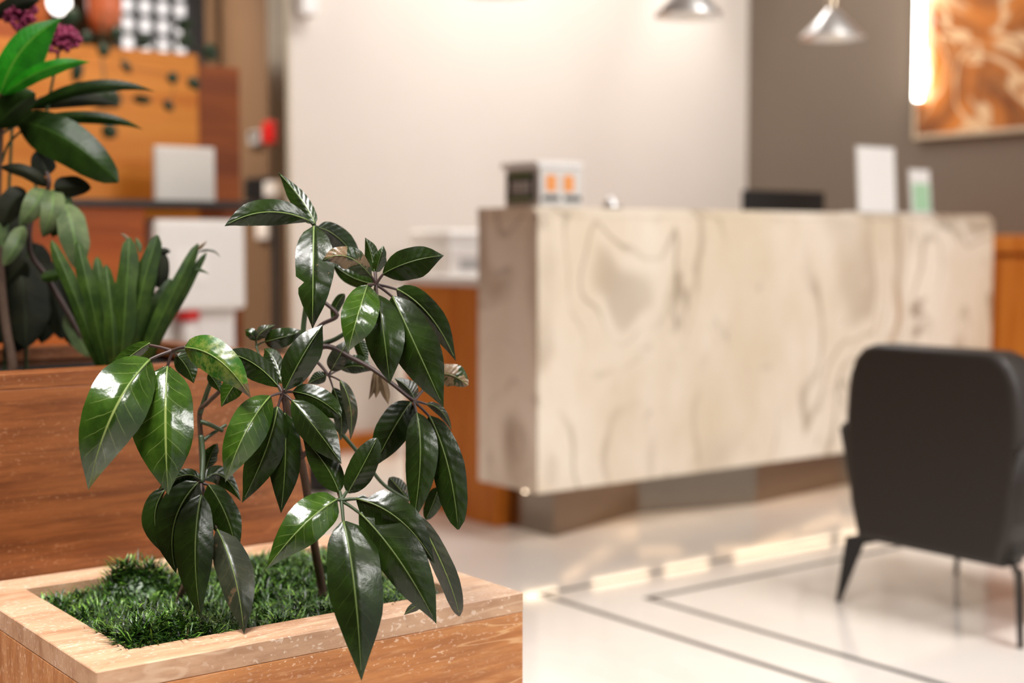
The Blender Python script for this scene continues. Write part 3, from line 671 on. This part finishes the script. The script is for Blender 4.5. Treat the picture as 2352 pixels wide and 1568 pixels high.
# things on the desk
def ticket_box():
    t = thing('display_box', (2.94, 3.72, DZ1), 'small white display box with orange squares and a dark panel on the desk corner', 'box')
    x0, x1, y0, y1 = 2.855, 3.035, 3.625, 3.815; z0 = DZ1 + .0005
    MB().box(x0, x1, y0, y1, z0, z0 + .125, .006).go('body', M['grey2'], t)
    MB().box(x0 - .012, x1 + .004, y0 - .004, y1 + .012, z0 + .126, z0 + .148, .008).go('lid', M['white'], t)
    MB().box(x0 - .004, x0 - .0005, y0 + .025, y1 - .015, z0 + .02, z0 + .112, .001).go('dark_panel', M['slate'], t)
    MB().box(x0 - .006, x0 - .0042, y0 + .04, y1 - .03, z0 + .022, z0 + .032).go('green_strip', M['green'], t)
    MB().box(x0 - .006, x0 - .0042, y0 + .04, y1 - .03, z0 + .100, z0 + .109).go('green_strip', M['green'], t)
    mb = MB()
    for k in range(4): mb.box(x0 - .006, x0 - .0042, y0 + .05 + .026 * k, y0 + .064 + .026 * k, z0 + .052, z0 + .085)
    mb.box(x0 - .006, x0 - .0042, y0 + .045, y1 - .04, z0 + .040, z0 + .045)
    mb.go('pale_print', M['grey2'], t)
    for a in (.045, .118):
        MB().box(x0 + a - .022, x0 + a + .022, y0 - .003, y0 - .0004, z0 + .05, z0 + .103, .0008).go('orange_square', M['orange'], t)
    MB().box(x0 + .01, x0 + .08, y0 - .003, y0 - .0004, z0 + .020, z0 + .036, .0008).go('dark_caption', M['slate'], t)
    MB().box(x0 + .10, x1 - .01, y0 - .003, y0 - .0004, z0 + .020, z0 + .036, .0008).go('dark_caption', M['slate'], t)
M['grey2'] = plain('light_grey_card', (.68, .66, .63), .6, var=.05); M['slate'] = plain('slate_print', (.045, .05, .045), .5)
M['green'] = plain('leaf_green_print', (.06, .19, .03), .5); M['orange'] = plain('orange_print', (.85, .34, .10), .5)
M['mint'] = plain('mint_green_print', (.42, .68, .45), .5); M['paper'] = plain('white_paper', (.88, .86, .84), .6, var=.02)
ticket_box()
t = thing('service_bell', (3.27, 3.75, DZ1), 'small shiny service bell on the marble desk', 'bell')
MB().lathe((3.27, 3.75, DZ1), [(.0, .0005), (.034, .0005), (.036, .004), (.034, .008), (.0, .009)], 24).go('base', M['black'], t, True)
MB().lathe((3.27, 3.75, DZ1), [(.031, .011), (.030, .018), (.025, .030), (.015, .039), (.004, .042), (.004, .048), (.0, .050)], 24).go('dome', M['chrome'], t, True)
def stand(name, x, y, wd, ht, lab, green):
    t = thing(name, (x, y, DZ1), lab, 'sign holder', 'sign holders on the desk')
    z = DZ1 + .0008; lean = .016
    pol = lambda x0, x1, h0, h1, off: [(x0, y + lean * h0 / ht * 1.0 - off, z + h0), (x1, y + lean * h0 / ht - off, z + h0), (x1, y + lean * h1 / ht - off, z + h1), (x0, y + lean * h1 / ht - off, z + h1)]
    MB().prism(pol(x - wd / 2, x + wd / 2, .0, ht, 0), (0, .006, 0)).go('back_plate', M['grey2'], t)
    MB().prism(pol(x - wd / 2 + .006, x + wd / 2 - .006, .006, ht - .006, .0015), (0, .0012, 0)).go('white_sheet', M['paper'], t)
    MB().box(x - wd / 2, x + wd / 2, y - .018, y + .09, z, z + .005, .001).go('foot', M['white'], t)
    MB().prism([(x + wd / 2 - .012, y + .005, z + .005), (x + wd / 2 - .012, y + .085, z + .005), (x + wd / 2 - .012, y + lean + .004, z + ht * .75)], (.008, 0, 0)).go('side_brace', M['black'], t)
    if green: MB().prism(pol(x - wd / 2 + .012, x + wd / 2 - .012, .012, ht * .68, .0032), (0, .0012, 0)).go('green_print', M['mint'], t)
stand('sign_holder', 4.565, 3.635, .232, .262, 'tall white sign holder standing on the marble desk', False)
stand('sign_holder', 4.850, 3.640, .132, .182, 'short sign holder with a pale green print beside the white one', True)
t = thing('monitor', (4.6, 4.15, .876), 'black computer monitor whose top shows behind the marble desk', 'monitor')
MB().box(4.35, 4.84, 4.14, 4.17, .93, 1.222, .006).go('screen_housing', M['black'], t)
MB().box(4.36, 4.83, 4.171, 4.173, .94, 1.21).go('screen', M['slate'], t)
MB().box(4.56, 4.63, 4.12, 4.14, .885, 1.05, .004).go('neck', M['black'], t)
MB().box(4.48, 4.71, 4.05, 4.22, .877, .886, .003).go('foot', M['black'], t)

# back cabinet and printer
t = thing('cabinet', (4.03, 5.4, 0), 'low white cabinet against the beige wall behind the desk', 'cabinet')
MB().box(3.56, 4.5, 5.15, 5.6, .0, .83, .004).go('body', M['white'], t)
MB().box(3.55, 4.51, 5.14, 5.61, .831, .846, .003).go('top', M['white'], t)
for x in (3.57, 4.04): MB().box(x, x + .46, 5.13, 5.149, .06, .815, .003).go('door', M['white'], t)
t = thing('printer', (3.80, 5.38, .846), 'white printer on the low cabinet beside the desk end', 'printer')
MB().box(3.58, 4.02, 5.2, 5.55, .847, .99, .012).go('body', M['white'], t)
MB().box(3.585, 4.015, 5.21, 5.54, .992, 1.06, .02, 3).go('scanner_lid', M['white'], t)
MB().box(3.64, 3.96, 5.197, 5.1995, .88, .93, .0008).go('paper_slot', M['grey'], t)
t = thing('waste_bin', at(728, 1112, 5.7) * 1, 'black waste bin on the floor by the beige wall', 'bin')
b0 = at(735, 1112, 5.75); b0.z = 0; t.location = b0
MB().lathe(b0, [(0, .002), (.06, .002), (.075, .10), (.071, .10), (.056, .008), (0, .008)], 24).go('bucket', M['black'], t, True)
MB().lathe(b0, [(.077, .098), (.079, .103), (.077, .108), (.069, .108), (.069, .101)], 24).go('rim', M['black'], t, True)

# ------------------------------------------------------------------ pendant lamps
def pendant(x, y, lab):
    z = 1.79; t = thing('pendant_lamp', (x, y, z), lab, 'lamp', 'cone pendants over the desk')
    MB().lathe((x, y, z), [(.123, 0), (.1235, .003), (.022, .108), (.020, .112), (.019, .108), (.119, .004), (.123, 0)], 40).go('cone_shade', M['chrome'], t, True)
    MB().lathe((x, y, z), [(.0, .105), (.021, .105), (.021, .135), (.017, .145), (.017, .165), (.006, .175), (.004, .19), (0, .19)], 24).go('lamp_holder', M['brass'], t, True)
    MB().tube([(x, y, z + .18), (x, y, 3.22)], .003).go('cord', M['black'], t, True)
    MB().lathe((x, y, 3.22), [(0, .03), (.05, .03), (.05, .01), (.03, 0), (0, 0)], 24).go('ceiling_rose', M['chrome'], t, True)
    MB().lathe((x, y, z + .055), [(0, -.03), (.018, -.026), (.028, -.010), (.026, .012), (.012, .035), (.011, .052), (0, .052)], 20).go('bulb', M['paper'], t, True)
pendant(2.72, 3.68, 'chrome cone pendant whose rim barely shows at the top edge above the desk box')
pendant(3.53, 3.64, 'chrome cone pendant hanging in front of the beige wall')
pendant(4.34, 3.69, 'chrome cone pendant hanging in front of the dark wall')

# ------------------------------------------------------------------ onyx panel with tube light, side cabinet
t = thing('onyx_panel', (6.17, 3.9, 1.537), 'brass-framed amber onyx panel on the dark wall', 'panel')
MB().box(6.165, 6.198, 3.0, 4.66, 1.56, 2.9, .002).go('onyx_slab', M['onyx'], t)
MB().box(6.150, 6.198, 3.0, 4.66, 1.537, 1.559, .002).go('frame_bar', M['brass'], t)
MB().box(6.150, 6.198, 3.0, 4.66, 2.901, 2.92, .002).go('frame_bar', M['brass'], t)
MB().box(6.150, 6.198, 4.661, 4.683, 1.537, 2.92, .002).go('frame_bar', M['brass'], t)
t = thing('tube_light', (6.12, 4.62, 1.725), 'glowing white tube light along the edge of the onyx panel', 'lamp')
MB().tube([(6.125, 4.635, 1.735), (6.125, 4.635, 2.85)], .018, n=16).go('tube', M['ledtube'], t, True)
MB().tube([(6.125, 4.635, 1.722), (6.125, 4.635, 1.734)], .0185, n=16).go('end_cap', M['brass'], t, True)
for z in (1.85, 2.3, 2.7): MB().box(6.13, 6.164, 4.630, 4.640, z, z + .012).go('bracket', M['brass'], t)
t = thing('side_cabinet', (5.95, 3.6, 0), 'amber wooden side cabinet past the right end of the desk', 'cabinet')
MB().box(5.72, 6.18, 2.6, 4.5, .06, .955, .004).go('body', M['wood'], t)
MB().box(5.69, 6.19, 2.58, 4.52, .956, 1.036, .006).go('top', M['wood'], t)
MB().box(5.76, 6.17, 2.64, 4.46, .001, .06).go('plinth', M['legs'], t)
for y in (2.62, 3.25, 3.88): MB().box(5.702, 5.7195, y, y + .6, .09, .93, .002).go('door', M['wood'], t)

# ------------------------------------------------------------------ armchair (faces +X, back towards the camera)
AC = thing('armchair', (3.35, 2.29, 0), 'dark brown leather armchair seen from behind near the desk', 'armchair')
def panel(name, pts, x0, x1, bev, mat, rake=0.0, zr=.19):
    """outline in Y-Z, from x0 to x1, leaning back with height"""
    bm = bmesh.new(); k = len(pts)
    a = [bm.verts.new((x0, y, z)) for y, z in pts]; b = [bm.verts.new((x1, y, z)) for y, z in pts]
    bm.faces.new(a); bm.faces.new(b[::-1])
    for i in range(k): bm.faces.new((a[i], b[i], b[(i + 1) % k], a[(i + 1) % k]))
    bmesh.ops.recalc_face_normals(bm, faces=list(bm.faces))
    es = [e for e in bm.edges if abs(e.verts[0].co.x - e.verts[1].co.x) < 1e-5]
    bmesh.ops.bevel(bm, geom=es, offset=bev, segments=4, affect='EDGES', profile=.5)
    for v in bm.verts: v.co.x += rake * (v.co.z - zr)
    o = MB().bm(bm).go(name, mat, AC); 
    for p in o.data.polygons: p.use_smooth = len(p.vertices) == 4
    return o
def arc(cy, cz, r, a0, a1, n=6): return [(cy + r * math.cos(math.radians(a0 + (a1 - a0) * i / n)), cz + r * math.sin(math.radians(a0 + (a1 - a0) * i / n))) for i in range(n + 1)]
C0 = 2.287
half = [(.225, .188), (.252, .29), (.266, .40), (.272, .50), (.268, .59), (.260, .645), (.243, .688), (.216, .716), (.180, .728)]
outline = [(C0 + y, z) for y, z in half] + [(C0 - y, z) for y, z in half[::-1]]
panel('back_shell', outline, 3.082, 3.20, .022, M['leather'])
panel('back_cushion', [(C0 - .20, .40), (C0 + .20, .40), (C0 + .22, .55)] + arc(C0 + .16, .64, .06, 0, 90) + arc(C0 - .16, .64, .06, 90, 180) + [(C0 - .22, .55)], 3.205, 3.285, .02, M['leather'])
for sgn in (1, -1):
    ys = sorted((C0 + sgn * .245, C0 + sgn * .300))
    bm = bmesh.new()
    prof_arm = [(3.090, .200), (3.66, .22), (3.69, .42), (3.66, .505), (3.45, .525), (3.20, .515), (3.084, .500)]
    a = [bm.verts.new((x, ys[0], z)) for x, z in prof_arm]; b = [bm.verts.new((x, ys[1], z)) for x, z in prof_arm]
    bm.faces.new(a); bm.faces.new(b[::-1])
    for i in range(len(a)): bm.faces.new((a[i], b[i], b[(i + 1) % len(a)], a[(i + 1) % len(a)]))
    for v in bm.verts: v.co.y -= sgn * .07 * max(0, (.5 - v.co.z) / .3)
    bmesh.ops.recalc_face_normals(bm, faces=list(bm.faces))
    bmesh.ops.bevel(bm, geom=list(bm.edges), offset=.012, segments=3, affect='EDGES')
    MB().bm(bm).go('armrest', M['leather'], AC, True)
MB().box(3.20, 3.67, C0 - .235, C0 + .235, .200, .30, .015, 3).go('seat_base', M['leather'], AC, True)
MB().box(3.205, 3.675, C0 - .232, C0 + .232, .302, .40, .03, 4).go('seat_cushion', M['leather'], AC, True)
for sx, sy in ((-1, 1), (-1, -1), (1, 1), (1, -1)):
    # flat diagonal blade: wide at the top, a point at the floor
    foot = Vector((3.085 if sx < 0 else 3.635, C0 + sy * .292, .001)); dirn = Vector((-sx, -sy, 0)).normalized(); nrm = Vector((dirn.y, -dirn.x, 0)) * .006
    top0 = foot + dirn * .035 + Vector((0, 0, .185)); 
    poly = [foot, foot + dirn * .014, foot + dirn * .075 + Vector((0, 0, .165)), foot + dirn * .11 + Vector((0, 0, .172)), foot + dirn * .11 + Vector((0, 0, .187)), top0 + Vector((0, 0, .002)) - dirn * .01]
    MB().prism([p - nrm for p in poly], nrm * 2).go('leg', M['legs'], AC)

# ------------------------------------------------------------------ left background: wooden booth, counter, equipment
t = thing('wood_partition', (1.9, 5.25, 0), 'tall amber wood partition behind the leafy plants', 'partition')
MB().box(.9, 2.40, 5.20, 5.26, .0, 1.70, .004).go('panel', M['woodX'], t)
MB().box(2.402, 2.585, 5.215, 5.26, .0, 1.695, .004).go('end_panel', M['wooddark'], t)
MB().box(.90, 2.40, 5.20, 5.26, 1.701, 1.73, .002).go('top_rail', M['woodX'], t)
ax0 = onY(354, 600, 4.75).x - .03
t = thing('wood_panelling', (1.4, 5.62, 0), 'tall dark amber wood panelling above the partition at the far left', 'panelling')
for k in range(4):
    MB().box(.50 + k * .365, .862 + k * .365, 5.60, 5.64, 0, 2.7, .003).go('plank', M['woodred'], t)
t = thing('service_counter', (1.7, 4.95, 0), 'red-brown wooden counter with a dark edge in front of the partition', 'counter')
MB().box(.9, ax0, 4.75, 5.12, 0, 1.125, .004).go('body', M['woodred'], t)
MB().box(.88, 2.52, 4.72, 5.16, 1.126, 1.150, .003).go('top', M['legs'], t)
MB().box(2.480, 2.500, 4.74, 4.76, 0, 1.125, .002).go('shadow_post', M['legs'], t)  # thin black strip standing in for the shadow line beside the appliance
t = thing('display_screen', at(425, 455, 5.35), 'pale grey screen standing on the dark counter edge', 'screen')
sx = onY(357, 400, 4.95).x; ex = onY(494, 400, 4.95).x
MB().box(sx, ex, 4.95, 4.975, 1.1505, 1.355, .004).go('housing', M['grey2'], t)
MB().box(sx + .008, ex - .008, 4.946, 4.9495, 1.158, 1.347).go('panel', M['grey2'], t)
MB().box((sx + ex) / 2 - .05, (sx + ex) / 2 + .05, 4.976, 5.06, 1.1505, 1.176, .003).go('foot', M['grey'], t)
t = thing('appliance', (2.33, 4.85, 0), 'white boxy appliance at the end of the counter', 'appliance')
ax = onY(356, 600, 4.72).x; bx = onY(566, 600, 4.72).x
MB().box(ax + .005, bx - .005, 4.81, 5.1, .001, .758, .006).go('cabinet', M['grey2'], t)
MB().box(ax, bx, 4.72, 5.1, .760, 1.085, .02, 3).go('head', M['white'], t)
MB().box(bx - .155, bx - .01, 4.803, 4.8095, .40, .75, .001).go('white_door', M['white'], t)
MB().box(ax + .07, ax + .20, 4.717, 4.7195, .86, .98, .001).go('faint_notice', M['paper'], t)
t = thing('canister', at(433, 760, 4.9), 'red-topped white canister hanging under the appliance head', 'canister')
c = onY(432, 735, 4.765); c.z = .760 - .0705
MB().lathe(c, [(0, -.06), (.025, -.055), (.034, -.035), (.036, .0), (.03, .025), (.015, .035), (0, .037)], 20).go('body', M['white'], t, True)
MB().lathe(c, [(0, .036), (.04, .036), (.042, .05), (.042, .068), (0, .07)], 20).go('red_cap', M['red'], t, True)
# things on the brown corridor wall (plane X = 3.172)
def on_wall(px, py):
    r = FW + RT * ((px - CX) / FPX) + UP * ((CY - py) / FPX); k = 3.172 / r.x; return EYE + r * k
c = on_wall(628, 305)
t = thing('fire_alarm', c, 'red fire alarm sounder on the brown corridor wall', 'alarm')
MB().box(3.165, 3.1715, c.y - .065, c.y + .065, c.z - .055, c.z + .055, .002).go('back_plate', M['red'], t)
MB().box(3.138, 3.1648, c.y - .055, c.y + .055, c.z - .052, c.z + .052, .012, 3).go('housing', M['red'], t)
c = on_wall(592, 318)
t = thing('wall_sensor', c, 'small grey sensor left of the red fire alarm', 'sensor')
MB().box(3.150, 3.1715, c.y - .06, c.y + .06, c.z - .03, c.z + .035, .006).go('housing', M['grey'], t)
MB().box(3.146, 3.1497, c.y - .03, c.y + .03, c.z + .0, c.z + .025, .001).go('dark_window', M['black'], t)
c = on_wall(600, 435)
t = thing('intercom', c, 'black intercom box on the brown corridor wall', 'intercom')
MB().box(3.130, 3.1715, c.y - .12, c.y + .10, c.z - .055, c.z + .055, .005).go('housing', M['black'], t)
MB().box(3.120, 3.1715, c.y - .20, c.y - .125, c.z - .04, c.z + .03, .005).go('white_handset', M['white'], t)
c = on_wall(608, 525)
t = thing('light_switch', c, 'white light switch below the black intercom', 'switch')
MB().box(3.155, 3.1715, c.y - .06, c.y + .06, c.z - .05, c.z + .05, .004).go('plate', M['white'], t)
MB().box(3.150, 3.1548, c.y - .03, c.y + .03, c.z - .025, c.z + .025, .002).go('rocker', M['paper'], t)
c = at(698, 8, 6.55)
t = thing('wall_speaker', (c.x, 5.86, c.z), 'small white box high on the beige wall by its left edge', 'speaker')
MB().box(c.x - .045, c.x + .045, 5.82, 5.899, c.z - .06, c.z + .10, .01, 3).go('housing', M['white'], t)
MB().box(c.x - .035, c.x + .035, 5.816, 5.8195, c.z - .05, c.z + .09, .001).go('grille', M['paper'], t)
# lattice window beyond the partition
wy = 6.6
a = onY(282, 118, wy); b = onY(432, 0, wy)
wt = build('window_1', MB().box(a.x - .02, b.x, wy + .02, wy + .03, a.z - .02, 2.9).v, MB().box(a.x - .02, b.x, wy + .02, wy + .03, a.z - .02, 2.9).f, M['daylit']); wt['kind'] = 'structure'
st = 44 * 6.6 / FPX * 1.0
x = b.x
k = 0
while x > a.x - .02:
    MB().box(x - .011, x + .011, wy - .02, wy + .018, a.z - .02, 2.9).go('lattice_bar', M['black'], wt); x -= st
z = a.z
while z < 2.9:
    MB().box(a.x - .03, b.x + .01, wy - .02, wy + .018, z - .011, z + .011).go('lattice_bar', M['black'], wt); z += st
MB().box(b.x + .0, b.x + .075, wy - .03, wy + .04, 0, 2.95).go('window_frame', M['black'], wt)
# lamp and terracotta pot above the partition
c = at(240, 28, 5.3)
t = thing('terracotta_pot', (c.x, c.y, c.z - .09), 'hanging terracotta pot above the partition', 'pot')
MB().lathe(c, [(0, -.075), (.045, -.07), (.06, -.03), (.066, .03), (.064, .08), (.074, .082), (.074, .10), (.058, .10), (.055, .06), (0, .05)], 28).go('bowl', M['terracotta'], t, True)
for ang in (0, 2.1, 4.2):
    MB().tube([c + Vector((.066 * math.cos(ang), .066 * math.sin(ang), .095)), c + Vector((0, 0, .6))], .0025, n=5).go('hanger', M['legs'], t)
MB().tube([c + Vector((0, 0, .6)), (c.x, c.y, 3.245)], .003, n=5).go('hanging_cord', M['legs'], t)
c = at(136, 6, 5.4)
t = thing('globe_lamp', c, 'glowing white globe lamp at the top left above the flowers', 'lamp')
MB().lathe(c, [(0, -.045), (.02, -.04), (.036, -.022), (.042, 0), (.036, .022), (.02, .038), (.012, .042)], 24).go('globe', M['globe'] if 'globe' in M else glow('globe_glow', (1, .93, .88), 3), t, True)
MB().lathe(c, [(.015, .04), (.016, .075), (.004, .09), (0, .09)], 16).go('cap', M['brass'], t, True)
MB().tube([c + Vector((0, 0, .085)), (c.x, c.y, 3.245)], .0025, n=5).go('cord', M['legs'], t)
# trailing vine from the pot along the partition
V = thing('trailing_vine', at(300, 105, 5.0), 'trailing vine with small bluish leaves hanging before the partition', 'vine')
vd = 4.75
stalk(V, 'P', [(240, 12, 5.3), (236, 60, 5.05), (262, 90, 4.9), (300, 150, vd), (395, 180, vd), (388, 240, vd)], .002, .001, M['stem'], 'stem')
stalk(V, 'P', [(240, 12, 5.3), (330, 100, 4.95), (440, 110, vd), (482, 130, vd), (440, 195, vd)], .002, .001, M['stem'], 'stem')
stalk(V, 'P', [(236, 60, 5.05), (232, 120, 4.85), (260, 215, vd), (325, 232, vd)], .002, .001, M['stem'], 'stem')
stalk(V, 'P', [(232, 120, 4.85), (240, 200, vd), (252, 305, vd)], .002, .001, M['stem'], 'stem')
for x, y, dx, dy, ww in ((235, 98, 2, 34, 15), (278, 140, 22, 30, 9), (392, 166, 4, 28, 14), (432, 180, 24, 26, 13), (305, 226, 44, 6, 11), (376, 232, 20, 24, 11),
                         (236, 290, 30, 26, 18), (478, 100, 8, 42, 15), (205, 205, 40, 44, 22), (240, 205, 30, 44, 22), (338, 82, -20, 26, 14), (405, 62, 40, -10, 12),
                         (420, 70, 20, 40, 10), (260, 60, 12, 34, 14), (175, 20, -30, 40, 18), (205, 70, -16, 34, 12), (180, 140, -10, 50, 14), (410, 90, 18, 20, 10)):
    leaf(V, 'P', (x, y), (x + dx / 2 + 2, y + dy / 2), (x + dx, y + dy), ww, ww, .42, (vd, vd - .01, vd), M['vine'], P=PROFR, rib=False, nu=8, nv=2)
